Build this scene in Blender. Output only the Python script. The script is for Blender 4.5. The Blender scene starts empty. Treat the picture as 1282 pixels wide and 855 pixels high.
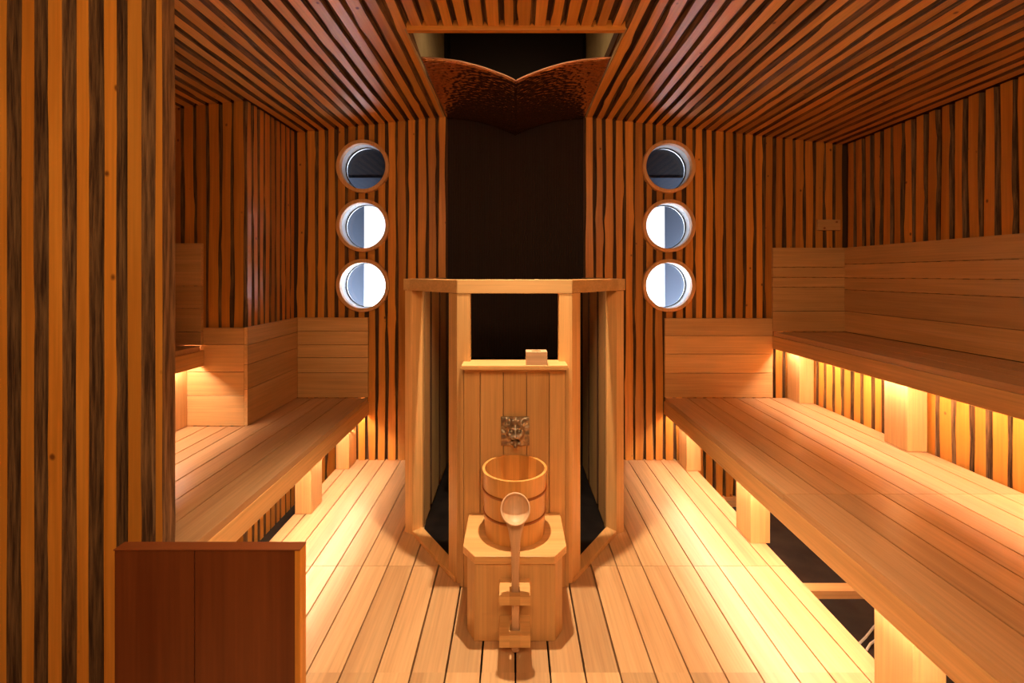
import bpy, bmesh, math, random
from mathutils import Vector, Matrix
random.seed(7)
C = bpy.context.scene.collection
S = bpy.context.scene

# ---------------------------------------------------------------- camera
FPX, VX, VY, EYE = 565.0, 643.0, 344.0, 1.29
cam = bpy.data.cameras.new('camera'); co = bpy.data.objects.new('camera', cam); C.objects.link(co)
co.location = (0, 0, EYE); co.rotation_euler = (math.pi/2, 0, 0)
cam.sensor_width = 36; cam.lens = 36*FPX/1282
cam.shift_x = -(VX-641)/1282; cam.shift_y = -(427.5-VY)/1282
cam.clip_start = 0.05
S.camera = co

# ---------------------------------------------------------------- world, exposure, lights
w = bpy.data.worlds.new('world'); S.world = w; w.use_nodes = True
w.node_tree.nodes['Background'].inputs[0].default_value = (0.03, 0.035, 0.05, 1)
w.node_tree.nodes['Background'].inputs[1].default_value = 0.4
S.view_settings.view_transform = 'Standard'; S.view_settings.look = 'None'
S.view_settings.gamma = 1; S.view_settings.exposure = 0.38
S.view_settings.use_curve_mapping = False

def area(name, loc, rot, sx, sy, watt, col, spread=180):
    l = bpy.data.lights.new(name, 'AREA'); l.shape = 'RECTANGLE'; l.size = sx; l.size_y = sy
    l.energy = watt; l.color = col; l.spread = math.radians(spread)
    o = bpy.data.objects.new(name, l); C.objects.link(o); o.location = loc; o.rotation_euler = rot
    return o
SPOT_W, LED_W, OUT_W, REAR_W = 160, 74.0, 165, 27
LEDC = (1.0, 0.81, 0.66)
# recessed ceiling downlight above the bucket stand
l = bpy.data.lights.new('downlight_lamp', 'SPOT'); l.energy = SPOT_W; l.color = (1.0, 0.75, 0.50)
l.spot_size = math.radians(76); l.spot_blend = 0.8; l.shadow_soft_size = 0.02
o = bpy.data.objects.new('downlight_lamp', l); C.objects.link(o); o.location = (0.004, 1.70, 2.37)
# lamps of the space outside the portholes, low by the floor and aimed at its walls
for sx in (-1, 1):
    area('corridor_lamp', (sx*1.0, 3.55, 0.2), (math.radians(115), 0, 0), 1.2, 0.3, OUT_W, (0.86, 0.92, 1.0))
# weak lamp inside the ceiling recess
area('recess_lamp', (0.01, 2.30, 2.66), (math.radians(25), 0, 0), 0.6, 0.08, 1.3, (1.0, 0.74, 0.42))
# unseen warm fill light, added behind the camera to brighten the room
area('fill_lamp', (0.1, -0.45, 2.15), (math.radians(40), 0, 0), 1.4, 0.6, REAR_W, (1.0, 0.64, 0.34))

# ---------------------------------------------------------------- materials
def nt(name):
    m = bpy.data.materials.new(name); m.use_nodes = True
    return m, m.node_tree, m.node_tree.nodes['Principled BSDF']
def N(t, ty, **kw):
    n = t.nodes.new(ty)
    for k, v in kw.items(): setattr(n, k, v)
    return n
def wood(name, ca, cb, rough=0.42, knots=0.0, grain=1.0, var=0.18, spec=0.5, tone=13.0, sheen=0.0, vhue=0.0):
    m, t, b = nt(name); L = t.links.new
    at = N(t, 'ShaderNodeAttribute', attribute_name='gc'); tn = N(t, 'ShaderNodeAttribute', attribute_name='tn')
    mp = N(t, 'ShaderNodeMapping'); mp.inputs['Scale'].default_value = (1.0, tone, tone)
    L(at.outputs['Vector'], mp.inputs['Vector'])
    n1 = N(t, 'ShaderNodeTexNoise'); n1.inputs['Scale'].default_value = 1.3; n1.inputs['Detail'].default_value = 4
    n1.inputs['Distortion'].default_value = 0.5; L(mp.outputs[0], n1.inputs['Vector'])
    r = N(t, 'ShaderNodeValToRGB'); r.color_ramp.elements[0].position = 0.33; r.color_ramp.elements[1].position = 0.68
    r.color_ramp.elements[0].color = (*ca, 1); r.color_ramp.elements[1].color = (*cb, 1)
    L(n1.outputs['Fac'], r.inputs['Fac'])
    mp2 = N(t, 'ShaderNodeMapping'); mp2.inputs['Scale'].default_value = (3, 110, 110); L(at.outputs['Vector'], mp2.inputs['Vector'])
    n2 = N(t, 'ShaderNodeTexNoise'); n2.inputs['Scale'].default_value = 1; n2.inputs['Detail'].default_value = 3; L(mp2.outputs[0], n2.inputs['Vector'])
    mr = N(t, 'ShaderNodeMapRange'); mr.inputs['From Min'].default_value = .25; mr.inputs['From Max'].default_value = .75
    mr.inputs['To Min'].default_value = 1-.14*grain; mr.inputs['To Max'].default_value = 1+.10*grain; L(n2.outputs['Fac'], mr.inputs['Value'])
    mt = N(t, 'ShaderNodeMapRange'); mt.inputs['To Min'].default_value = 1-var; mt.inputs['To Max'].default_value = 1+var*.5; L(tn.outputs['Fac'], mt.inputs['Value'])
    mu = N(t, 'ShaderNodeMath', operation='MULTIPLY'); L(mr.outputs[0], mu.inputs[0]); L(mt.outputs[0], mu.inputs[1])
    hs = N(t, 'ShaderNodeHueSaturation'); L(r.outputs['Color'], hs.inputs['Color']); L(mu.outputs[0], hs.inputs['Value'])
    out = hs.outputs[0]
    if knots > 0:
        mp3 = N(t, 'ShaderNodeMapping'); mp3.inputs['Scale'].default_value = (8, 10, 10); L(at.outputs['Vector'], mp3.inputs['Vector'])
        nd = N(t, 'ShaderNodeTexNoise'); nd.inputs['Scale'].default_value = 3; L(mp3.outputs[0], nd.inputs['Vector'])
        mx = N(t, 'ShaderNodeMix', data_type='VECTOR'); mx.inputs['Factor'].default_value = .06; L(mp3.outputs[0], mx.inputs[4]); L(nd.outputs['Color'], mx.inputs[5])
        v = N(t, 'ShaderNodeTexVoronoi'); v.inputs['Scale'].default_value = 1; L(mx.outputs[1], v.inputs['Vector'])
        k = N(t, 'ShaderNodeMapRange'); k.inputs['From Min'].default_value = knots*.45; k.inputs['From Max'].default_value = knots
        k.inputs['To Min'].default_value = .85; k.inputs['To Max'].default_value = 0; L(v.outputs['Distance'], k.inputs['Value'])
        mk = N(t, 'ShaderNodeMix', data_type='RGBA'); L(k.outputs[0], mk.inputs['Factor']); L(out, mk.inputs[6]); mk.inputs[7].default_value = (.12, .03, .008, 1)
        out = mk.outputs[2]
    L(out, b.inputs['Base Color'])
    b.inputs['Roughness'].default_value = rough; b.inputs['Specular IOR Level'].default_value = spec
    bp = N(t, 'ShaderNodeBump'); bp.inputs['Strength'].default_value = .12; bp.inputs['Distance'].default_value = .0015
    L(n2.outputs['Fac'], bp.inputs['Height']); L(bp.outputs[0], b.inputs['Normal'])
    return m
def plain(name, col, rough=.5, metal=0, spec=.5):
    m, t, b = nt(name); b.inputs['Base Color'].default_value = (*col, 1); b.inputs['Roughness'].default_value = rough
    b.inputs['Metallic'].default_value = metal; b.inputs['Specular IOR Level'].default_value = spec
    return m
def noisy(name, c1, c2, scale=20, rough=.7, bump=.3, dist=.004, metal=0, detail=5, stretch=(1,1,1), spec=.5):
    m, t, b = nt(name); L = t.links.new
    tc = N(t, 'ShaderNodeTexCoord'); mp = N(t, 'ShaderNodeMapping'); mp.inputs['Scale'].default_value = stretch
    L(tc.outputs['Object'], mp.inputs[0]); n = N(t, 'ShaderNodeTexNoise'); n.inputs['Scale'].default_value = scale; n.inputs['Detail'].default_value = detail
    L(mp.outputs[0], n.inputs['Vector'])
    r = N(t, 'ShaderNodeValToRGB'); r.color_ramp.elements[0].position = .35; r.color_ramp.elements[1].position = .68
    r.color_ramp.elements[0].color = (*c1, 1); r.color_ramp.elements[1].color = (*c2, 1); L(n.outputs['Fac'], r.inputs['Fac']); L(r.outputs['Color'], b.inputs['Base Color'])
    bp = N(t, 'ShaderNodeBump'); bp.inputs['Strength'].default_value = bump; bp.inputs['Distance'].default_value = dist
    L(n.outputs['Fac'], bp.inputs['Height']); L(bp.outputs[0], b.inputs['Normal'])
    b.inputs['Roughness'].default_value = rough; b.inputs['Metallic'].default_value = metal; b.inputs['Specular IOR Level'].default_value = spec
    return m

M = {}
M['hinoki'] = wood('pale_cypress_wood', (.70, .385, .135), (.80, .475, .185), rough=.38, var=.16, knots=0)
M['slatc'] = wood('lit_cedar_ceiling_wood', (.68, .29, .055), (.80, .40, .10), rough=.36, var=.28, knots=.085, tone=16)  # same cedar as the walls, with the ceiling's brighter light put into the colour
M['bench'] = wood('bench_cypress_wood', (.60, .33, .145), (.70, .42, .20), rough=.30, var=.16)
M['floorw'] = wood('floor_cypress_wood', (.62, .36, .165), (.74, .465, .225), rough=.40, var=.2, knots=.022)
M['slat'] = wood('cedar_slat_wood', (.64, .235, .028), (.78, .33, .05), rough=.36, var=.30, knots=.085, tone=16)
m, t, b = nt('live_edge_bark'); Lk = t.links.new
at = N(t, 'ShaderNodeAttribute', attribute_name='gc'); mp = N(t, 'ShaderNodeMapping'); mp.inputs['Scale'].default_value = (5, 110, 110); Lk(at.outputs['Vector'], mp.inputs[0])
nz = N(t, 'ShaderNodeTexNoise'); nz.inputs['Scale'].default_value = 1; nz.inputs['Detail'].default_value = 6; nz.inputs['Roughness'].default_value = .65; Lk(mp.outputs[0], nz.inputs[0])
rr = N(t, 'ShaderNodeValToRGB'); rr.color_ramp.elements[0].position = .38; rr.color_ramp.elements[1].position = .66
rr.color_ramp.elements[0].color = (.07, .028, .009, 1); rr.color_ramp.elements[1].color = (.34, .175, .065, 1); Lk(nz.outputs['Fac'], rr.inputs[0]); Lk(rr.outputs[0], b.inputs['Base Color'])
bp = N(t, 'ShaderNodeBump'); bp.inputs['Strength'].default_value = .7; bp.inputs['Distance'].default_value = .004; Lk(nz.outputs['Fac'], bp.inputs['Height']); Lk(bp.outputs[0], b.inputs['Normal'])
b.inputs['Roughness'].default_value = .75; M['bark'] = m
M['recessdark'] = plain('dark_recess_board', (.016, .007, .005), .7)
M['ring'] = wood('porthole_ring_wood', (.76, .38, .15), (.84, .46, .19), rough=.4, var=.05)
M['backing'] = plain('dark_backing_board', (.09, .035, .012), .8)
M['darkpanel'] = wood('red_brown_cedar_board', (.17, .042, .010), (.24, .065, .016), rough=.38, var=.1, knots=.05)
M['bucketw'] = wood('bucket_cypress_wood', (.70, .33, .08), (.80, .43, .13), rough=.33, var=.25, tone=9)
M['ladlew'] = wood('ladle_wood', (.68, .41, .22), (.76, .48, .28), rough=.45, var=.05)
M['khaki'] = noisy('recess_plaster', (.46, .34, .17), (.55, .42, .23), scale=9, rough=.8, bump=.1)
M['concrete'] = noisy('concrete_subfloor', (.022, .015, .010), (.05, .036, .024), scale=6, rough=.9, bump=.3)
M['iron'] = noisy('blackened_steel', (.012, .010, .010), (.03, .022, .02), scale=14, rough=.5, bump=.15, metal=.6)
M['brass'] = noisy('aged_brass', (.30, .235, .155), (.55, .46, .33), scale=40, rough=.36, bump=.15, dist=.001, metal=.75)
M['copper_hoop'] = plain('dull_copper_hoop', (.42, .15, .04), .4, .4)
M['white'] = noisy('white_lining', (.78, .79, .82), (.86, .87, .9), scale=12, rough=.55, bump=.05)
M['outwhite'] = plain('white_corridor_wall', (.9, .92, .95), .6)
M['outblue'] = plain('blue_grey_corridor_wall', (.11, .135, .19), .6)
M['outdark'] = plain('charcoal_corridor_ceiling', (.028, .030, .036), .7)
M['rubber'] = plain('black_gasket', (.012, .012, .016), .35)
M['cable'] = plain('white_cable_sheath', (.7, .66, .55), .5)
M['chrome'] = plain('satin_metal', (.6, .58, .55), .3, 1)
# ribbed dark wall
m, t, b = nt('dark_ribbed_wall'); Lk = t.links.new
tc = N(t, 'ShaderNodeTexCoord'); mp = N(t, 'ShaderNodeMapping'); mp.inputs['Scale'].default_value = (1, 1, .04); Lk(tc.outputs['Object'], mp.inputs[0])
wv = N(t, 'ShaderNodeTexWave'); wv.inputs['Scale'].default_value = 26; wv.inputs['Distortion'].default_value = 1.2; wv.inputs['Detail'].default_value = 2
Lk(mp.outputs[0], wv.inputs[0])
rr = N(t, 'ShaderNodeValToRGB'); rr.color_ramp.elements[0].color = (.010, .005, .0035, 1); rr.color_ramp.elements[1].color = (.032, .015, .009, 1); Lk(wv.outputs['Fac'], rr.inputs[0]); Lk(rr.outputs[0], b.inputs['Base Color'])
bp = N(t, 'ShaderNodeBump'); bp.inputs['Strength'].default_value = .5; bp.inputs['Distance'].default_value = .004; Lk(wv.outputs['Fac'], bp.inputs['Height']); Lk(bp.outputs[0], b.inputs['Normal'])
b.inputs['Roughness'].default_value = .6; b.inputs['Specular IOR Level'].default_value = .25; M['ribbed'] = m
# hammered copper
m, t, b = nt('hammered_copper_sheet'); Lk = t.links.new
tc = N(t, 'ShaderNodeTexCoord'); nz = N(t, 'ShaderNodeTexNoise'); nz.inputs['Scale'].default_value = 9; Lk(tc.outputs['Object'], nz.inputs[0])
mx = N(t, 'ShaderNodeMix', data_type='VECTOR'); mx.inputs['Factor'].default_value = .03; Lk(tc.outputs['Object'], mx.inputs[4]); Lk(nz.outputs['Color'], mx.inputs[5])
vo = N(t, 'ShaderNodeTexVoronoi'); vo.feature = 'SMOOTH_F1'; vo.inputs['Scale'].default_value = 36; mpv = N(t, 'ShaderNodeMapping'); mpv.inputs['Scale'].default_value = (1, 1.5, 1); Lk(mx.outputs[1], mpv.inputs[0]); Lk(mpv.outputs[0], vo.inputs[0])
bp = N(t, 'ShaderNodeBump'); bp.inputs['Strength'].default_value = 1; bp.inputs['Distance'].default_value = .008; Lk(vo.outputs['Distance'], bp.inputs['Height']); Lk(bp.outputs[0], b.inputs['Normal'])
b.inputs['Base Color'].default_value = (.58, .31, .15, 1); b.inputs['Metallic'].default_value = 1; b.inputs['Roughness'].default_value = .26; M['hammered'] = m
# glass pane
m, t, b = nt('porthole_glass'); t.nodes.remove(b); Lk = t.links.new
ou = t.nodes['Material Output']; tr = N(t, 'ShaderNodeBsdfTransparent'); tr.inputs[0].default_value = (.93, .95, .97, 1); gl = N(t, 'ShaderNodeBsdfGlossy'); gl.inputs['Roughness'].default_value = .03
fr = N(t, 'ShaderNodeFresnel'); fr.inputs[0].default_value = 1.4; ms = N(t, 'ShaderNodeMixShader'); Lk(fr.outputs[0], ms.inputs[0]); Lk(tr.outputs[0], ms.inputs[1]); Lk(gl.outputs[0], ms.inputs[2]); Lk(ms.outputs[0], ou.inputs[0]); M['glass'] = m
def emis(name, col, s):
    m, t, b = nt(name); b.inputs['Base Color'].default_value = (*col, 1)
    b.inputs['Emission Color'].default_value = (*col, 1); b.inputs['Emission Strength'].default_value = s
    return m
M['led'] = emis('warm_led_strip', LEDC, LED_W)
M['lens'] = emis('downlight_lens', (1, .8, .55), 6)

# ---------------------------------------------------------------- mesh builder
def V(*a): return Vector(a)
class MB:
    def __init__(s): s.v = []; s.f = []; s.m = []; s.gc = []; s.tn = []; s.sm = []
    def _add(s, vs, fs, mi, ax, smooth=False, tn=None):
        # ax: grain axis 0/1/2, gives gc = (along, c1, c2)
        o = len(s.v); ro = Vector((random.uniform(0, 40), random.uniform(0, 9), random.uniform(0, 9)))
        t = random.random() if tn is None else tn
        for p in vs:
            p = Vector(p); s.v.append(p)
            if ax == 0: g = (p.x, p.y, p.z)
            elif ax == 1: g = (p.y, p.x, p.z)
            else: g = (p.z, p.x, p.y)
            s.gc.append(Vector(g)+ro); s.tn.append(t)
        for i, f in enumerate(fs):
            s.f.append([o+k for k in f]); s.m.append(mi[i] if isinstance(mi, list) else mi); s.sm.append(smooth)
    def box(s, x0, x1, y0, y1, z0, z1, mi=0, ax=2):
        vs = [(x, y, z) for z in (z0, z1) for (x, y) in ((x0, y0), (x1, y0), (x1, y1), (x0, y1))]
        s._add(vs, [(3, 2, 1, 0), (4, 5, 6, 7), (0, 1, 5, 4), (1, 2, 6, 5), (2, 3, 7, 6), (3, 0, 4, 7)], mi, ax)
    def prism(s, pts, z0, z1, mi=0, ax=2):      # pts CCW in xy
        n = len(pts); vs = [(x, y, z0) for x, y in pts]+[(x, y, z1) for x, y in pts]
        s._add(vs, [tuple(reversed(range(n))), tuple(range(n, 2*n))]+[(i, (i+1) % n, n+(i+1) % n, n+i) for i in range(n)], mi, ax)
    def bar(s, a, b, wd, h, mi=0, ax=0, e0=0, e1=0):       # horizontal-ish bar from a to b (base centre line) width wd, height h up
        a = Vector(a); b = Vector(b); d = (b-a).normalized(); n = Vector((-d.y, d.x, 0)).normalized()*wd/2
        a = a-d*e0; b = b+d*e1; u = Vector((0, 0, h))
        vs = [a+n, a-n, b-n, b+n, a+n+u, a-n+u, b-n+u, b+n+u]
        s._add(vs, [(0, 1, 2, 3)[::-1], (4, 5, 6, 7), (0, 1, 5, 4), (1, 2, 6, 5), (2, 3, 7, 6), (3, 0, 4, 7)], mi, ax)
    def lathe(s, prof, c, n=48, mi=0, ax=2, axis='z', smooth=True):   # prof list of (r, h)
        vs = []; fs = []; k = len(prof)
        for i in range(n):
            a = 2*math.pi*i/n
            for r, h in prof:
                if axis == 'z': vs.append((c[0]+r*math.cos(a), c[1]+r*math.sin(a), c[2]+h))
                else: vs.append((c[0]+r*math.cos(a), c[1]+h, c[2]+r*math.sin(a)))
        for i in range(n):
            j = (i+1) % n
            for q in range(k-1):
                fs.append((i*k+q, j*k+q, j*k+q+1, i*k+q+1))
        s._add(vs, fs, mi, ax, smooth)
    def tube(s, pts, r, mi=0, n=10, ax=0):
        pts = [Vector(p) for p in pts]; vs = []; fs = []
        rs = r if isinstance(r, list) else [r]*len(pts)
        for i, p in enumerate(pts):
            d = (pts[min(i+1, len(pts)-1)]-pts[max(i-1, 0)]).normalized()
            u = d.orthogonal().normalized() if i == 0 else (u-d*u.dot(d)).normalized()
            v = d.cross(u)
            for k in range(n):
                a = 2*math.pi*k/n; vs.append(p+(u*math.cos(a)+v*math.sin(a))*rs[i])
        for i in range(len(pts)-1):
            for k in range(n): fs.append((i*n+k, i*n+(k+1) % n, (i+1)*n+(k+1) % n, (i+1)*n+k))
        fs.append(tuple(reversed(range(n)))); fs.append(tuple(range((len(pts)-1)*n, len(pts)*n)))
        s._add(vs, fs, mi, ax, True)
    def strip(s, a, b, wd, nd, w, depth=.026, amp=.0038, face=0, bark=1, flare=.0085, step=.05):
        # live-edge slat: centre line of its face from a to b, wd = width direction, nd = direction it faces
        a = Vector(a); b = Vector(b); L = (b-a).length; d = (b-a)/L; n = max(3, int(L/step))
        ph = [(random.uniform(1.2, 2.6), random.uniform(5, 11), random.uniform(0, 6.28), random.uniform(0, 6.28)) for _ in range(2)]
        kn = [(random.uniform(0, L), random.uniform(.3, 1.6)*amp*1.6, random.choice((0, 1))) for _ in range(int(L/1.0)+1)]
        fl = [flare*random.uniform(.2, 1.7), flare*random.uniform(.2, 1.7)]
        vs = []; fs = []; mi = []; gcs = []
        for i in range(n+1):
            t = L*i/n; off = []
            for e in (0, 1):
                f1, f2, p1, p2 = ph[e]
                q = amp*(math.sin(f1*t*2+p1)*.8+math.sin(f2*t+p2)*.45)
                for kt, ka, ke in kn:
                    if ke == e: q += ka*math.exp(-((t-kt)/.06)**2)
                off.append(q)
            l = -w/2-off[0]; r = w/2+off[1]
            fj = [fl[0]*(1+.35*math.sin(t*9+ph[0][2])), fl[1]*(1+.35*math.sin(t*8+ph[1][3]))]
            for x, dd in ((l, 0), (r, 0), (r+fj[1], depth), (l-fj[0], depth)):
                vs.append(a+d*t+wd*x-nd*dd)
                gcs.append(Vector((t, x, dd)))
        for i in range(n):
            o = i*4
            for k, mm in ((0, face), (1, bark), (3, bark)):
                fs.append((o+k, o+(k+1) % 4, o+4+(k+1) % 4, o+4+k)); mi.append(mm)
        fs.append((0, 1, 2, 3)); mi.append(face); o = n*4; fs.append((o, o+3, o+2, o+1)); mi.append(face)
        base = len(s.gc); s._add(vs, fs, mi, 0)
        ro = Vector((random.uniform(0, 60), random.uniform(0, 9), random.uniform(0, 9)))
        for i, g in enumerate(gcs): s.gc[base+i] = g+ro
    def build(s, name, mats, parent=None, bevel=0, flip=False, subd=0):
        me = bpy.data.meshes.new(name); me.from_pydata([tuple(p) for p in s.v], [], s.f)
        if not isinstance(mats, (list, tuple)): mats = [mats]
        for m in mats: me.materials.append(m)
        a = me.attributes.new('gc', 'FLOAT_VECTOR', 'POINT'); a.data.foreach_set('vector', [c for g in s.gc for c in g])
        a = me.attributes.new('tn', 'FLOAT', 'POINT'); a.data.foreach_set('value', s.tn)
        me.polygons.foreach_set('material_index', s.m); me.polygons.foreach_set('use_smooth', s.sm)
        bm = bmesh.new(); bm.from_mesh(me); bmesh.ops.recalc_face_normals(bm, faces=bm.faces); bm.to_mesh(me); bm.free()
        me.update()
        o = bpy.data.objects.new(name, me); C.objects.link(o)
        if parent: 
            o.parent = parent; o.matrix_parent_inverse = Matrix.Translation(-parent.location)
        if bevel:
            b = o.modifiers.new('bevel', 'BEVEL'); b.width = bevel; b.segments = 2; b.limit_method = 'ANGLE'; b.angle_limit = math.radians(40)
        if subd:
            b = o.modifiers.new('sub', 'SUBSURF'); b.levels = b.render_levels = subd
        return o
def tag(o, label=None, cat=None, group=None, kind=None):
    if label: o['label'] = label
    if cat: o['category'] = cat
    if group: o['group'] = group
    if kind: o['kind'] = kind
    return o
def struct(o, label, cat): return tag(o, label, cat, kind='structure')
def empty(name, loc, label, cat, group=None, kind=None):
    o = bpy.data.objects.new(name, None); o.location = loc; o.empty_display_size = .1; C.objects.link(o)
    return tag(o, label, cat, group, kind)
def sub_part(mb, name, mat, parent, root, **kw):
    o = mb.build(name, mat, None, **kw); o.parent = parent
    return o
def boxpart(name, mat, parent, dims, ax, bevel=.003):
    mb = MB(); mb.box(*dims, ax=ax); return mb.build(name, mat, parent, bevel=bevel)
X, Y, Z = V(1, 0, 0), V(0, 1, 0), V(0, 0, 1)

# ---------------------------------------------------------------- dimensions
YB = 3.14                      # face of the slats on the back wall
XR, XL = 2.31, -2.31
YREAR = -1.0
def ztop(x): return 2.39-.108*(max(abs(x), .49)-.49)
ZV = -.30                      # sub-floor level
P = .0700                      # slat pitch
NOOK_X, NOOK_Y = -1.517, 2.558
PORT = [(-1.045, 2.042), (-1.045, 1.632), (-1.045, 1.216), (1.076, 2.04), (1.076, 1.63), (1.076, 1.216)]
RI, RO = .158, .184

# ---------------------------------------------------------------- large structure
# floor of cypress boards
mb = MB(); g = .0027
k0 = [.006+.1127*k for k in range(-11, 11)]
seams = [-1.185]+[x for x in k0 if -1.15 < x < 1.15]+[1.213]
def floorgap(x, near):
    if near and abs(x) < .36: return .0036
    return g
pen = [(-.50, 2.262), (-.237, 1.885), (.245, 1.885), (.508, 2.262)]
def encl_y(x):     # front line of the stove enclosure
    if abs(x-.004) >= .50: return None
    if abs(x-.004) <= .241: return 1.885
    return 1.885+(abs(x-.004)-.241)*(.377/.263)
for a, b_ in zip(seams[:-1], seams[1:]):
    # near boards, Y 0.2 .. 2.0
    def clipped(y0, y1, ga, gb):
        x0, x1 = a+ga, b_-gb
        ea, eb = encl_y(x0), encl_y(x1)
        xs = (x0, x1)
        ya = min(y1, ea+.035) if ea else y1; yb = min(y1, eb+.035) if eb else y1
        if ya <= y0 and yb <= y0: return
        ya = max(ya, y0+.001); yb = max(yb, y0+.001)
        mb.prism([(x0, y0), (x1, y0), (x1, yb), (x0, ya)], -.032, 0, 0, 1)
    # ventilation slits: wider gap between y 1.464 and 2.0
    clipped(.2, 1.464, g, g)
    clipped(1.464, 1.999, floorgap(a, 1), floorgap(b_, 1))
    clipped(2.001, YB+.02, g, g)
fl = mb.build('floor', M['floorw'], None); struct(fl, 'pale boarded floor with thin dark seams running towards the far wall', 'floor')
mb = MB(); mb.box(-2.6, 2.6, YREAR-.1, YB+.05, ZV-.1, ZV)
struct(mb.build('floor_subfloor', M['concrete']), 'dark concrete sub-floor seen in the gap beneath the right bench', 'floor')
mb = MB(); mb.prism([(-.46, 2.25), (-.2, 1.93), (.21, 1.93), (.47, 2.25), (.47, 3.13), (-.46, 3.13)], -.03, -.012)
struct(mb.build('floor_hearth', M['iron']), 'black hearth plate inside the stove enclosure', 'floor')

def slat_centres(x0, x1, p=P):
    n = max(1, round((x1-x0)/p)); q = (x1-x0)/n
    return [x0+q*(i+.5) for i in range(n)], q
WR, q1 = slat_centres(.492, 2.30); WL, _ = slat_centres(NOOK_X+.005, -.462)
SL2, _ = slat_centres(-2.30, NOOK_X-.005)
wid = {}
def sw(x):
    k = round(x, 4)
    if k not in wid: wid[k] = random.uniform(.041, .052)
    return wid[k]
# back wall, cut for the portholes
def absorb(mb, o, mi_map):
    me = o.data; base = len(mb.v)
    gc = me.attributes['gc'].data; tn = me.attributes['tn'].data
    for i, v in enumerate(me.vertices):
        mb.v.append(v.co.copy()); mb.gc.append(Vector(gc[i].vector)); mb.tn.append(tn[i].value)
    for p in me.polygons:
        mb.f.append([base+k for k in p.vertices]); mb.m.append(mi_map[p.material_index]); mb.sm.append(False)
def cut_ports(o, ports, r):
    for (cx, cz) in ports:
        me = bpy.data.meshes.new('cutter')
        bm = bmesh.new(); bmesh.ops.create_cone(bm, cap_ends=True, segments=64, radius1=r, radius2=r, depth=.6)
        bmesh.ops.rotate(bm, verts=bm.verts, matrix=Matrix.Rotation(math.pi/2, 3, 'X')); bmesh.ops.translate(bm, verts=bm.verts, vec=(cx, YB+.05, cz))
        bm.to_mesh(me); bm.free(); co_ = bpy.data.objects.new('cutter', me); C.objects.link(co_)
        md = o.modifiers.new('b', 'BOOLEAN'); md.object = co_; md.operation = 'DIFFERENCE'; md.solver = 'EXACT'
        dg = bpy.context.evaluated_depsgraph_get(); new = bpy.data.meshes.new_from_object(o.evaluated_get(dg))
        o.modifiers.clear(); o.data = new; bpy.data.objects.remove(co_)
def back_wall(name, xs, x0, x1, ports, label):
    mb = MB(); r = (RI+RO)/2
    t_ = MB(); t_.box(x0, x1, YB+.026, YB+.11, ZV, 2.5, 0, 2); o = t_.build('tmp', [M['backing']]); cut_ports(o, ports, r); absorb(mb, o, [2, 2, 2, 2]); bpy.data.objects.remove(o)
    for x in xs:
        if any(abs(x-cx) < r+.045 for cx, _ in ports):
            for attempt in range(12):       # cut the slat round the portholes; try again if the cut leaves cutter faces behind
                t_ = MB(); t_.strip((x, YB, ZV+.02), (x, YB, ztop(x)), X, -Y, sw(x), face=0, bark=1)
                o = t_.build('tmp', [M['slat'], M['bark']]); cut_ports(o, ports, r)
                vv = [v.co for v in o.data.vertices]
                good = len(vv) > 40 and min(v.y for v in vv) > YB-.01 and max(v.y for v in vv) < YB+.05 and all(math.hypot(v.x-cx, v.z-cz) > r-.004 for v in vv for cx, cz in ports)
                if good: absorb(mb, o, [0, 1, 0, 0])
                bpy.data.objects.remove(o)
                if good: break
            else: print('SLAT CUT FAILED', x)
        else: mb.strip((x, YB, ZV+.02), (x, YB, ztop(x)), X, -Y, sw(x), face=0, bark=1)
    o = mb.build(name, [M['slat'], M['bark'], M['backing']])
    return struct(o, label, 'wall')
back_wall('wall_back_left', WL, NOOK_X-.9, -.462, PORT[:3], 'far wall of live-edge cedar slats around the left portholes')
back_wall('wall_back_right', WR, .49, 2.5, PORT[3:], 'far wall of live-edge cedar slats around the right portholes')
mb = MB(); mb.box(-.462, .49, YB+.03, YB+.11, ZV, 2.42)
struct(mb.build('wall_stove', M['ribbed']), 'dark finely ribbed wall behind the stove enclosure', 'wall')
# bottom plate of the back wall visible in the gap
mb = MB(); mb.box(1.2, 2.3, YB-.05, YB+.02, ZV+.0, ZV+.045, 0, 0)
struct(mb.build('trim_1', M['hinoki'], bevel=.002), 'pale sill board at the foot of the far slats below the right bench', 'trim')

# nook block on the left
mb = MB()
mb.box(-2.4, NOOK_X-.026, NOOK_Y+.026, YB+.02, ZV, 2.5, 2, 2)
for x in SL2: mb.strip((x, NOOK_Y, ZV), (x, NOOK_Y, ztop(x)), X, -Y, random.uniform(.042, .056))
cs, _ = slat_centres(NOOK_Y+.002, YB-.01, .063)
for y in cs: mb.strip((NOOK_X, y, ZV), (NOOK_X, y, ztop(NOOK_X)), Y, X, random.uniform(.034, .046), amp=.0045)
struct(mb.build('wall_nook', [M['slat'], M['bark'], M['backing']]), 'projecting slatted corner of the left wall above the stepped benches', 'wall')
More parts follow.
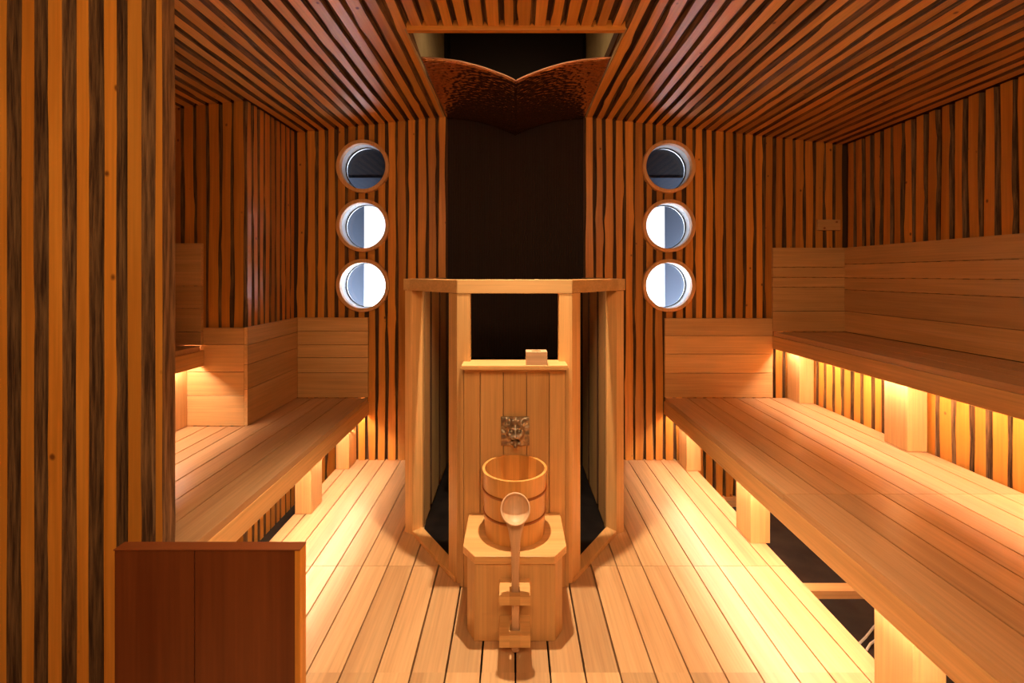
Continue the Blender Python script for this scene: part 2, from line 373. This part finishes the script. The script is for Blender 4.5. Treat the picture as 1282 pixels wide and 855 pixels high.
# side walls
mb = MB(); mb.box(XR+.026, XR+.12, YREAR, YB+.05, ZV, 2.5, 2, 2)
cs, _ = slat_centres(.2, YB-.01, .075)
for y in cs: mb.strip((XR, y, .9), (XR, y, ztop(XR)), Y, -X, random.uniform(.036, .05), amp=.004)
mb.box(XR, XR+.03, YREAR, .2, ZV, 2.5, 0, 2)
struct(mb.build('wall_right', [M['slat'], M['bark'], M['backing']]), 'right side wall of cedar slats above the upper bench', 'wall')
mb = MB(); mb.box(XL-.12, XL-.026, YREAR, NOOK_Y+.05, ZV, 2.5, 2, 2)
cs, _ = slat_centres(.2, NOOK_Y-.01, .075)
for y in cs: mb.strip((XL, y, ZV), (XL, y, ztop(XL)), Y, X, random.uniform(.036, .05))
mb.box(XL-.03, XL, YREAR, .2, ZV, 2.5, 0, 2)
struct(mb.build('wall_left', [M['slat'], M['bark'], M['backing']]), 'left side wall of cedar slats', 'wall')
mb = MB()
n = 36
for i in range(n): mb.box(-2.4+4.8*i/n, -2.4+4.8*(i+1)/n-.004, YREAR-.05, YREAR, ZV, 2.5, 0, 2)
struct(mb.build('wall_rear', M['darkpanel']), 'boarded wall of the entrance side behind the camera', 'wall')
# riser wall between lower and upper right bench
mb = MB(); mb.box(2.026, 2.07, .3, YB, ZV, .80, 2, 2)
cs, _ = slat_centres(.35, YB-.01, .078)
for y in cs: mb.strip((2.0, y, ZV), (2.0, y, .78), Y, -X, random.uniform(.046, .058), amp=.003)
struct(mb.build('wall_riser', [M['slat'], M['bark'], M['backing']]), 'low slatted riser below the upper right bench', 'wall')
# slatted end wall close to the camera, left
mb = MB(); yp = 1.15
for i in range(26):
    if i == 0: x, ww = -.9038, .0164
    elif i == 1: x, ww = -.966, .0345
    elif i == 2: x, ww = -1.028, .031
    else: x, ww = -1.028-.070*(i-2), random.uniform(.03, .042)
    mb.strip((x, yp, ZV), (x, yp, ztop(x)), X, -Y, ww, depth=.042, amp=.0012, flare=.0012 if i == 0 else .006, step=.04)
mb.box(-2.4, -.955, yp+.042, yp+.085, ZV, 2.45, 2, 2)
struct(mb.build('wall_entrance', [M['slat'], M['bark'], M['backing']]), 'end of a slatted wall standing close by on the left', 'wall')

# ceiling: two gently sloping slatted wings, a level centre strip and the recess
mb = MB()
def roof_quad(x0, x1, y0, y1, up0, up1, mi):
    vs = []
    for x, y in ((x0, y0), (x1, y0), (x1, y1), (x0, y1)): vs.append((x, y, ztop(x)+up0))
    for x, y in ((x0, y0), (x1, y0), (x1, y1), (x0, y1)): vs.append((x, y, ztop(x)+up1))
    mb._add(vs, [(0, 1, 2, 3), (4, 5, 6, 7), (0, 1, 5, 4), (1, 2, 6, 5), (2, 3, 7, 6), (3, 0, 4, 7)], mi, 1)
roof_quad(-2.45, -.49, YREAR-.05, YB+.1, .026, .08, 2)
roof_quad(.49, 2.45, YREAR-.05, YB+.1, .026, .08, 2)
roof_quad(-.49, .49, YREAR-.05, 2.02, .026, .08, 2)
sl = .108
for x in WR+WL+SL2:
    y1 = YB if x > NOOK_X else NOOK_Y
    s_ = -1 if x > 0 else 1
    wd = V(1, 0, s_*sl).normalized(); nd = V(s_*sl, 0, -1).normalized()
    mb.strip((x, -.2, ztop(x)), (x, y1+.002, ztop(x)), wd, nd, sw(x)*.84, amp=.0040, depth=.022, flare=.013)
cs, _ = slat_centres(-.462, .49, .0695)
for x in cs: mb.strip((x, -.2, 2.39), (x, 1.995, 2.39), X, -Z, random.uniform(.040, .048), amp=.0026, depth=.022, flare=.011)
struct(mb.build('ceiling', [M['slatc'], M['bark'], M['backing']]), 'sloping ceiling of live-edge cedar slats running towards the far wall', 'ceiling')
mb = MB(); mb.box(-.475, .495, 1.995, 2.022, 2.372, 2.45, 0, 0)
struct(mb.build('trim_2', M['slat'], bevel=.002), 'orange edge board closing the centre ceiling slats in front of the recess', 'trim')
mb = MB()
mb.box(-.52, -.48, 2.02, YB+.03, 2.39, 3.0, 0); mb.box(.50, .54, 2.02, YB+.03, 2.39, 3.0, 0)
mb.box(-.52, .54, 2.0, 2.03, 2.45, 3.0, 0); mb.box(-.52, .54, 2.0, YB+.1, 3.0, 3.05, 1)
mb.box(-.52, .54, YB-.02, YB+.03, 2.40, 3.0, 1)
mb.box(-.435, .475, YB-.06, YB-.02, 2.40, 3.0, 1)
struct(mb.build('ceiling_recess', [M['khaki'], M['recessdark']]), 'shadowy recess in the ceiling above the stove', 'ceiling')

# outside the portholes
mb = MB()
mb.box(-1.39, 1.405, 4.2, 4.3, ZV, 2.045, 0)
mb.box(-3.2, 3.2, 4.7, 4.75, ZV, 2.30, 1)
mb.box(-3.2, 3.2, 3.3, 4.8, ZV-.1, ZV, 1)
mb.box(-3.2, 3.2, 3.3, 4.8, 3.2, 3.25, 2); mb.box(-3.2, 3.2, 4.72, 4.8, 2.30, 3.2, 2)
mb.box(-3.2, -3.1, 3.3, 4.8, ZV, 3.2, 1); mb.box(3.1, 3.2, 3.3, 4.8, ZV, 3.2, 1)
struct(mb.build('wall_corridor', [M['outwhite'], M['outblue'], M['outdark']]), 'brightly lit white and blue-grey walls beyond the portholes', 'wall')

# portholes
names = ['top porthole of the left column showing a dark view', 'middle porthole of the left column, half white half grey-blue', 'bottom porthole of the left column, above the left backrest',
         'top porthole of the right column showing a dark view', 'middle porthole of the right column, half white half grey-blue', 'bottom porthole of the right column, above the right backrest']
for i, (cx, cz) in enumerate(PORT):
    r = empty('window_%d' % (i+1), (cx, YB, cz), 'round wooden-ringed '+names[i], 'window', 'round portholes in the far wall', 'structure')
    mb = MB(); mb.lathe([(RI, .02), (RI, -.020), (RI+.004, -.024), (RO-.004, -.024), (RO, -.020), (RO, .02)], (cx, YB, cz), n=72, axis='y', ax=2, smooth=False)
    mb.build('window_frame', M['ring'], r)
    mb = MB(); mb.lathe([(RI+.001, -.018), (RI+.001, .13), (RI+.012, .13), (RI+.012, -.018), (RI+.001, -.018)], (cx, YB, cz), n=72, axis='y'); mb.build('lining', M['white'], r)
    mb = MB(); mb.lathe([(0, .100), (RI, .100), (RI, .104), (0, .104)], (cx, YB, cz), n=72, axis='y', smooth=False); mb.build('pane', M['glass'], r)
    mb = MB(); mb.lathe([(RI, .094), (RI-.004, .094), (RI-.004, .108), (RI, .108)], (cx, YB, cz), n=72, axis='y'); mb.build('gasket', M['rubber'], r)

# ---------------------------------------------------------------- benches
HB, HU, TH = .44, .896, .117
def deck(xs, y0, y1, top, joints=(), inset=0):
    mb = MB(); ys = [y0]+list(joints)+[y1]
    for a, b_ in zip(xs[:-1], xs[1:]):
        for ya, yb in zip(ys[:-1], ys[1:]): mb.box(a+.0024, b_-.0024, ya+.0006, yb-.0006, top-.028, top, 0, 1)
    return mb
def backrest(dims, rows, axis):   # stacked horizontal boards; axis of grain
    x0, x1, y0, y1, z0, z1 = dims; mb = MB(); zz = [z0+(z1-z0)*q for q in rows]
    for a, b_ in zip(zz[:-1], zz[1:]): mb.box(x0, x1, y0, y1, a+.0013, b_-.0013, 0, axis)
    return mb
def led(xc, y0, y1, z, parent):
    mb = MB(); mb.box(xc-.007, xc+.007, y0, y1, z-.006, z)
    o = mb.build('light_strip', M['led'], parent); o['label'] = 'glowing warm light strip under the seat'; return o
# lower right
r = empty('sauna_bench', (1.5, 1.9, 0), 'wide pale wooden lower bench along the right wall, on block legs over the floor', 'bench')
xs = [1.044, 1.200]+[1.200+.1135*k for k in range(1, 7)]+[1.985]
deck(xs, .45, YB-.024, HB, (1.75,)).build('seat', M['bench'], r, bevel=.0012)
boxpart('fascia', M['hinoki'], r, (1.044, 1.072, .45, YB-.003, HB-TH, HB-.029), 1)
backrest((1.046, 1.79, YB-.022, YB-.002, HB+.001, .99), (0, .31, .55, .78, 1), 0).build('backrest', M['hinoki'], r, bevel=.0012)
for yf in (2.965, 2.166, 1.284, .5): boxpart('leg', M['hinoki'], r, (1.137, 1.232, yf, yf+.14, 0.001 if yf > .3 else 0, HB-.029), 2, .003)
led(1.100, .45, YB-.05, HB-.088, r)
# upper right
r = empty('sauna_bench', (2.0, 1.9, HB), 'upper right wooden bench raised on blocks above the lower one', 'bench')
deck([1.79, 1.94, 2.06, 2.18, 2.285], .45, YB-.026, HU).build('seat', M['bench'], r, bevel=.0012)
boxpart('fascia', M['hinoki'], r, (1.79, 1.818, .45, YB-.003, HU-TH, HU-.029), 1)
mbk = backrest((1.792, XR-.024, YB-.024, YB-.002, HU+.001, 1.478), (0, .245, .53, .645, .765, 1), 0); mbk.build('backrest', M['hinoki'], r, bevel=.0012)
backrest((XR-.024, XR-.002, .45, YB-.002, HU+.001, 1.478), (0, .245, .50, .64, .80, 1), 1).build('backrest', M['hinoki'], r, bevel=.0012)
for yf in (2.98, 2.163, 1.34): boxpart('leg', M['hinoki'], r, (1.888, 1.984, yf, yf+.137, HB+.001, HU-.029), 2, .003)
led(1.832, .45, YB-.05, HU-.088, r)
# lower left
r = empty('sauna_bench', (-1.4, 2.1, 0), 'wide pale wooden lower bench on the left beside the slatted nook', 'bench')
dk = deck([-1.5145, -1.39, -1.275, -1.16, -1.005], 1.25, YB-.024, HB)
xs = [-2.28, -2.17, -2.06, -1.945, -1.83, -1.717, -1.604, -1.5145]
for a, b_ in zip(xs[:-1], xs[1:]): dk.box(a+.0024, b_-.0024, 1.25, NOOK_Y-.024, HB-.028, HB, 0, 1)
dk.build('seat', M['bench'], r, bevel=.0012)
boxpart('fascia', M['hinoki'], r, (-1.033, -1.005, 1.25, YB-.003, HB-TH, HB-.029), 1)
backrest((NOOK_X+.024, -1.007, YB-.022, YB-.002, HB+.001, .995), (0, .31, .50, .66, .83, 1), 0).build('backrest', M['hinoki'], r, bevel=.0012)
backrest((NOOK_X+.002, NOOK_X+.022, NOOK_Y-.022, YB-.002, HB+.001, .995), (0, .37, .62, .82, 1), 1).build('backrest', M['hinoki'], r, bevel=.0012)
backrest((-2.28, NOOK_X+.0015, NOOK_Y-.022, NOOK_Y-.002, HB+.001, .992), (0, .31, .55, .83, 1), 0).build('backrest', M['hinoki'], r, bevel=.0012)
for yf in (2.99, 2.43, 1.6): boxpart('leg', M['hinoki'], r, (-1.178, -1.09, yf, yf+.14, .001, HB-.029), 2, .003)
led(-1.060, 1.27, YB-.05, HB-.088, r)
# upper left
r = empty('sauna_bench', (-2.0, 1.9, HB), 'upper left wooden bench partly hidden behind the slatted end wall', 'bench')
deck([-2.28, -2.12, -2.0, -1.88, -1.741], 1.25, NOOK_Y-.048, HU).build('seat', M['bench'], r, bevel=.0012)
boxpart('fascia', M['hinoki'], r, (-1.767, -1.739, 1.25, NOOK_Y-.024, HU-TH, HU-.029), 1)
backrest((-2.28, -1.741, NOOK_Y-.044, NOOK_Y-.024, HU+.001, 1.467), (0, .13, .36, .58, 1), 0).build('backrest', M['hinoki'], r, bevel=.0012)
for yf in (2.40, 1.6): boxpart('leg', M['hinoki'], r, (-1.93, -1.833, yf, yf+.134, HB+.001, HU-.029), 2, .003)
led(-1.796, 1.27, NOOK_Y-.07, HU-.088, r)

# ---------------------------------------------------------------- stove enclosure
CX = .004
r = empty('stove_enclosure', (CX, 2.2, 0), 'open pale timber frame with angled sides around the central dark stove', 'enclosure')
ZT, TR = 1.270, .058
YF = 1.885
for s_ in (-1, 1):
    def fx(x): return CX+s_*x
    # front posts: flat front part and angled flank
    pts = [(fx(.185), YF), (fx(.241), YF), (fx(.285), YF+.064), (fx(.25), YF+.085), (fx(.215), YF+.045), (fx(.185), YF+.045)]
    mb = MB(); mb.prism(pts if s_ < 0 else pts, 0.001, ZT-TR); mb.build('front_post', M['hinoki'], r, bevel=.002)
    pts = [(fx(.548), 2.262), (fx(.507), 2.238), (fx(.463), 2.278), (fx(.463), 2.325), (fx(.548), 2.325)]
    mb = MB(); mb.prism(pts, .001, ZT-TR); mb.build('rear_post', M['hinoki'], r, bevel=.002)
    # angled top and bottom rails
    d = Vector((.507-.241, 2.238-YF, 0)).normalized()
    def polyrail(z0, z1, ina, ext, nm, mat=M['hinoki']):
        nx, ny = -d.y, d.x      # inward normal (towards x=0, +y)
        a = (.241-.0, YF); b2 = (.507+ext*d.x, 2.238+ext*d.y)
        q = [(fx(a[0]), a[1]), (fx(b2[0]), b2[1]), (fx(b2[0]+nx*ina), b2[1]+ny*ina), (fx(a[0]+nx*ina), a[1]+ny*ina)]
        mb = MB(); mb.prism(q, z0, z1, 0, 1); return mb.build(nm, mat, r, bevel=.002)
    if True:
        q = [(fx(.241), YF-.002), (fx(.515), 2.228), (fx(.556), 2.262), (fx(.556), YB-.002), (fx(.47), YB-.002), (fx(.47), 2.29), (fx(.2415), YF+.06)]
        mb = MB(); mb.prism(q, ZT-TR+.001, ZT, 0, 1); mb.build('top_rail', M['hinoki'], r, bevel=.002)
        nx, ny = -d.y, d.x
        a = Vector((.262, YF-.004+.032, 0)); b2 = Vector((.500, 2.243, 0))
        q = [(fx(.248), YF+.001), (fx(.506), 2.237), (fx(.464), 2.277), (fx(.235), YF+.075)]
        mb = MB(); mb.prism(q, .001, .020, 0, 1); mb.build('bottom_rail', M['hinoki'], r, bevel=.002)
    # slatted flank going back to the wall
    mb = MB(); xs0 = .464
    mb.box(min(fx(.49), fx(.54)), max(fx(.49), fx(.54)), 2.327, YB-.004, 0.001, ZT-TR, 2, 2)
    for y, ww in ((2.41, .15), (2.66, .235), (2.95, .215)): mb.strip((fx(xs0), y, 0.001), (fx(xs0), y, ZT-TR), Y, -s_*X, ww, amp=.0006, flare=.001, bark=2)
    mb.build('slatted_flank', [M['hinoki'], M['bark'], M['backing']], r)
boxpart('top_rail', M['hinoki'], r, (CX-.2405, CX+.2405, YF-.002, YF+.05, ZT-TR, ZT), 0, .002)
# front boarding and shelf
mb = MB(); es = [-.210, -.142, -.0465, .0495, .143, .210]
for a, b_ in zip(es[:-1], es[1:]): mb.box(CX+a+.0011, CX+b_-.0011, YF-.025, YF-.001, .001, .905, 0, 2)
mb.build('front_panel', M['hinoki'], r, bevel=.0015)
for s_ in (-1, 1):
    x0, x1 = sorted((CX+s_*.2105, CX+s_*.225)); boxpart('edge_strip', M['hinoki'], r, (x0, x1, YF-.02, YF-.001, .001, .905), 2, .001)
boxpart('shelf_moulding', M['hinoki'], r, (CX-.205, CX+.205, YF-.045, YF-.026, .892, .9095), 0, .001)
boxpart('shelf', M['hinoki'], r, (CX-.213, CX+.213, YF-.085, YF+.04, .910, .928), 0, .002)

# stove inside
r = empty('sauna_stove', (CX, 2.65, -.012), 'black steel stove hidden in shadow inside the timber enclosure', 'stove')
boxpart('body', M['iron'], r, (CX-.27, CX+.27, 2.42, 2.95, .06, .72), 2, .01)
boxpart('rim', M['iron'], r, (CX-.29, CX+.29, 2.40, 2.97, .72, .75), 2, .004)
boxpart('base', M['iron'], r, (CX-.24, CX+.24, 2.45, 2.92, -.011, .06), 2, .004)

# hammered copper canopy
mb = MB(); nx_, ny_ = 48, 24; prof = lambda u: 2.262+.118*math.sin(u*math.pi/2)**.85 if u > 0 else 2.262
r = empty('copper_canopy', (CX, 2.7, 2.26), 'pair of curved hammered copper sheets meeting in a V below the ceiling recess', 'canopy')
for s_ in (-1, 1):
    mb = MB(); vs = []; fs = []
    for j in range(ny_+1):
        y = 2.27+(YB+.02-2.27)*j/ny_
        for i in range(nx_+1):
            u = i/nx_; vs.append((.012+s_*u*.476, y, prof(u)))
    n1 = len(vs)
    vs += [(x, y, z+.004) for x, y, z in vs]
    W_ = nx_+1
    for j in range(ny_):
        for i in range(nx_):
            a = j*W_+i; fs.append((a, a+1, a+W_+1, a+W_)); fs.append((n1+a, n1+a+W_, n1+a+W_+1, n1+a+1))
    for i in range(nx_): fs.append((i, i+1, n1+i+1, n1+i)); a = ny_*W_+i; fs.append((a, a+1, n1+a+1, n1+a))
    for j in range(ny_):
        for i in (0, nx_): a = j*W_+i; fs.append((a, a+W_, n1+a+W_, n1+a))
    mb._add(vs, fs, 0, 0, True); mb.build('sheet', M['hammered'], r)
    mb = MB(); mb.tube([(.012+s_*(i/40)*.476, 2.268, prof(i/40)+.002) for i in range(41)], .0035); mb.build('rolled_edge', M['copper_edge'] if 'copper_edge' in M else plain('bright_copper_edge', (.75, .42, .28), .3, 1), r)

# ---------------------------------------------------------------- bucket stand
r = empty('bucket_stand', (CX, 1.72, 0), 'low pale wooden pedestal with cut corners carrying the bucket', 'pedestal')
yb = YF-.027
mb = MB(); mb.prism([(CX-.139, 1.572), (CX+.139, 1.572), (CX+.187, 1.634), (CX+.187, yb), (CX-.187, yb), (CX-.187, 1.634)], .282, .309, 0, 0); mb.build('top_slab', M['hinoki'], r, bevel=.0015)
mb = MB(); mb.prism([(CX-.142, 1.588), (CX+.142, 1.588), (CX+.172, 1.636), (CX+.172, yb), (CX-.172, yb), (CX-.172, 1.636)], .001, .2815, 0, 2); mb.build('base', M['hinoki'], r, bevel=.0015)
for z0, z1 in ((.193, .222), (.053, .093)):
    mb = MB()
    for (x0, x1, y0, y1) in ((-.052, -.018, 1.497, 1.588), (.018, .052, 1.497, 1.588), (-.018, .018, 1.497, 1.518), (-.018, .018, 1.546, 1.588)):
        mb.box(CX+x0, CX+x1, y0, y1, z0, z1, 0, 0)
    mb.build('ladle_holder', M['hinoki'], r)
# bucket
bc = (CX, 1.7345, .3095)
r = empty('wooden_bucket', bc, 'round wooden water bucket with thin hoops standing on the pedestal', 'bucket')
mb = MB(); ns = 18; H = .2415; n = 90
def rad(h): return .1135+.0105*h/H
for q in range(ns):       # staves
    vs = []; fs = []; m_ = 5
    for i in range(m_+1):
        a = 2*math.pi*(q+i/m_)/ns
        for rr_, h in ((rad(0), 0), (rad(H), H), (rad(H)-.010, H), (rad(0)-.010, 0)):
            vs.append((bc[0]+rr_*math.cos(a), bc[1]+rr_*math.sin(a), bc[2]+h))
    for i in range(m_):
        for k in range(4): fs.append((i*4+k, i*4+(k+1) % 4, (i+1)*4+(k+1) % 4, (i+1)*4+k))
    mb._add(vs, fs, 0, 2, False)
mb.lathe([(0, .012), (.105, .012), (.105, .022), (0, .022)], bc, n=40, smooth=False)
o = mb.build('body', M['bucketw'], r)
for p in o.data.polygons: p.use_smooth = False
for h in (.171, .083):
    R_ = rad(h); mb = MB(); mb.lathe([(R_-.001, -.0045), (R_+.0028, -.0045), (R_+.0032, 0), (R_+.0028, .0045), (R_-.001, .0045)], (bc[0], bc[1], bc[2]+h), n=72); mb.build('hoop', M['copper_hoop'], r)
# ladle: bowl faces the room, handle runs down through the two holders
r = empty('wooden_ladle', (CX, 1.532, .01), 'long-handled pale wooden ladle standing upright in the front holders of the pedestal', 'ladle')
lc = Vector((CX+.002, 1.512, .505)); tilt = math.radians(28)
mb = MB(); R_ = .0505; prof_ = []
for i in range(9): a = i/8*math.pi/2; prof_.append((R_*math.sin(a)*1.0, .030*math.cos(a)))
prof_.append((R_, -.004)); prof_.append((R_-.004, -.005))
for i in range(9): a = math.pi/2-i/8*math.pi/2; prof_.append(((R_-.006)*math.sin(a), .024*math.cos(a)))
mb.lathe(prof_, (0, 0, 0), n=48, axis='y')
Rm = Matrix.Rotation(-tilt, 3, 'X')
mb.v = [Rm @ p+lc for p in mb.v]
mb.build('bowl', M['ladlew'], r)
# handle: flat tapered bar
mb = MB(); st = [(.478, .086, .012, -.002), (.462, .078, .013, -.004), (.446, .064, .013, -.004), (.425, .050, .013, -.003), (.395, .038, .013, -.001), (.36, .031, .013, 0), (.30, .0265, .013, 0), (.2, .0265, .013, 0), (.1, .0265, .013, 0), (.02, .0265, .013, 0), (.012, .020, .010, 0)]
vs = []; fs = []; nn = 12
for z, w_, t_, dy in st:
    for k in range(nn):
        a = 2*math.pi*k/nn; ca, sa = math.cos(a), math.sin(a)
        vs.append((CX+.002+w_/2*math.copysign(abs(ca)**.6, ca), 1.532-dy+t_/2*math.copysign(abs(sa)**.6, sa), z))
for i in range(len(st)-1):
    for k in range(nn): fs.append((i*nn+k, i*nn+(k+1) % nn, (i+1)*nn+(k+1) % nn, (i+1)*nn+k))
fs.append(tuple(range(nn))); fs.append(tuple(range((len(st)-1)*nn, len(st)*nn)))
mb._add(vs, fs, 0, 2, True); mb.build('handle', M['ladlew'], r)

# ---------------------------------------------------------------- lion spout
lx, lz, ly = CX+.003, .648, YF-.026
r = empty('lion_spout', (lx, ly, lz-.058), 'aged brass lion head water spout on the boarded front above the bucket', 'water spout')
def gs(x, y, cx, cy, sx, sy): return math.exp(-(((x-cx)/sx)**2+((y-cy)/sy)**2))
def lion(x, y):    # x,y in -1..1 -> height m
    rr_ = math.hypot(x*1.05, y*.9-.02); a = math.atan2(y, x)
    h = .008+.020*math.exp(-(rr_/.62)**6)+.006*math.exp(-(rr_/1.0)**8)
    h += .0028*math.cos(a*13+2.5*rr_)*math.exp(-((rr_-.90)/.2)**2)
    for s_ in (-1, 1):
        h += .009*gs(x, y, s_*.27, .36, .20, .10)       # brows
        h -= .016*gs(x, y, s_*.27, .14, .14, .10)       # eye sockets
        h += .006*gs(x, y, s_*.27, .13, .055, .045)
        h += .016*gs(x, y, s_*.18, -.27, .18, .16)      # muzzle
        h += .016*gs(x, y, s_*.66, .62, .17, .17)-.014*gs(x, y, s_*.66, .60, .08, .08)   # ears
        h += .006*gs(x, y, s_*.48, -.10, .14, .2)
    h += .020*gs(x, y, 0, .08, .12, .28)+.014*gs(x, y, 0, -.12, .19, .10)
    h += .006*gs(x, y, 0, .60, .25, .12)
    h -= .032*gs(x, y, 0, -.58, .24, .12)
    h += .012*gs(x, y, 0, -.86, .26, .09)
    return max(h, .003)
mb = MB(); n = 84; hw = .0583; vs = []; fs = []
for j in range(n+1):
    for i in range(n+1):
        u, v = -1+2*i/n, -1+2*j/n; vs.append((lx+u*hw, ly-lion(u, v), lz+v*hw))
for j in range(n):
    for i in range(n): a = j*(n+1)+i; fs.append((a, a+1, a+n+2, a+n+1))
base = len(vs); ring = [(i, 0) for i in range(n)]+[(n, j) for j in range(n)]+[(n-i, n) for i in range(n)]+[(0, n-j) for j in range(n)]
for i, j in ring: vs.append((lx+(-1+2*i/n)*hw, ly, lz+(-1+2*j/n)*hw))
m_ = len(ring)
for k in range(m_):
    k2 = (k+1) % m_; fs.append((ring[k][1]*(n+1)+ring[k][0], ring[k2][1]*(n+1)+ring[k2][0], base+k2, base+k))
fs.append(tuple(base+k for k in range(m_)))
mb._add(vs, fs, 0, 2, True); mb.build('mask', M['brass'], r)
mb = MB(); mb.tube([(lx, ly-.010, lz-.032), (lx, ly-.034, lz-.034), (lx, ly-.050, lz-.042), (lx, ly-.055, lz-.052)], [.008, .008, .0075, .0065], n=16); mb.build('spout', M['brass'], r)

# block with a round hole on the shelf
bx_, by_, bz = CX+.0885, 1.836, .9285
mb = MB(); n = 32; hwx, hwy, hh = .0425, .032, .052; R_ = .020; vs = []; fs = []
def sq(a):
    c, s_ = math.cos(a), math.sin(a); k = 1/max(abs(c), abs(s_)); return c*k*hwx, s_*k*hwy
for i in range(n):
    a = 2*math.pi*i/n+math.pi/4; x, y = sq(a)
    vs += [(bx_+x, by_+y, bz), (bx_+x, by_+y, bz+hh), (bx_+R_*math.cos(a), by_+R_*math.sin(a), bz+hh), (bx_+R_*math.cos(a), by_+R_*math.sin(a), bz+hh-.008)]
for i in range(n):
    j = (i+1) % n
    for k in range(3): fs.append((i*4+k, j*4+k, j*4+k+1, i*4+k+1))
fs.append(tuple(i*4+3 for i in range(n))); fs.append(tuple(i*4 for i in range(n)))
mb._add(vs, fs, 0, 0); tag(mb.build('wooden_block', M['ladlew']), 'small pale wooden block with a round hollow, on the shelf of the stove enclosure', 'wooden block')
# little plate on the back wall, right
mb = MB(); mb.box(2.105, 2.262, YB-.018, YB-.001, 1.598, 1.672, 0, 0)
r = empty('wall_plate', (2.18, YB, 1.6), 'small blank wooden plate screwed to the far slats near the right corner', 'wall plate')
mb.build('board', M['hinoki'], r, bevel=.002)
for px, pz in ((2.235, 1.655), (2.15, 1.613)):
    mb = MB(); mb.lathe([(0, -.021), (.007, -.021), (.007, -.018), (0, -.018)], (px, YB, pz), n=14, axis='y'); mb.build('screw', M['copper_hoop'], r)

# near-left low partition panel
r = empty('partition_panel', (-.71, 1.06, 0), 'dark reddish boarded low partition in the lower left foreground', 'partition')
mb = MB(); y0, y1, zt = 1.05, 1.078, .648
for a, b_ in ((-.929, -.7445), (-.7415, -.51)): mb.box(a, b_, y0+.001, y1, .001, zt-.001, 0, 2)
mb.build('panel', M['darkpanel'], r)
boxpart('end_board', M['slat'], r, (-.5095, -.4965, y0, y1+.002, .001, zt), 2, .001)
boxpart('cap_board', M['darkpanel'], r, (-.931, -.4963, y0-.001, y1+.003, zt, zt+.003), 0, .0008)

# joist and cable in the gap below the right bench
mb = MB(); mb.box(1.22, 1.99, 1.985, 2.037, -.137, -.10, 0, 0)
tag(mb.build('floor_joist', M['hinoki'], bevel=.002), 'wooden joist crossing the dark gap below the right bench', 'joist')
for q, pts in enumerate(([(1.487, 1.94, -.294), (1.54, 1.972, -.292), (1.62, 2.03, -.294), (1.80, 2.14, -.294)], [(1.490, 1.905, -.294), (1.53, 1.935, -.292), (1.60, 1.972, -.294), (1.80, 2.05, -.294)])):
    mb = MB(); mb.tube(pts, .0045)
    tag(mb.build('electric_cable', M['cable']), ('farther' if q == 0 else 'nearer')+' of two thin white cables on the sub-floor below the right bench', 'cable', 'thin cables below the right bench')
# recessed downlight
r = empty('ceiling_downlight', (CX, 1.70, 2.36), 'small round recessed lamp in the ceiling above the bucket stand', 'ceiling lamp')
mb = MB(); mb.lathe([(.036, .0), (.048, .0), (.050, .004), (.050, .04), (.036, .04), (.036, 0)], (CX, 1.70, 2.375), n=36); mb.build('trim_ring', M['chrome'], r)
mb = MB(); mb.lathe([(0, 0), (.036, 0), (.036, .004), (0, .004)], (CX, 1.70, 2.40), n=36, smooth=False); mb.build('lens', M['lens'], r)
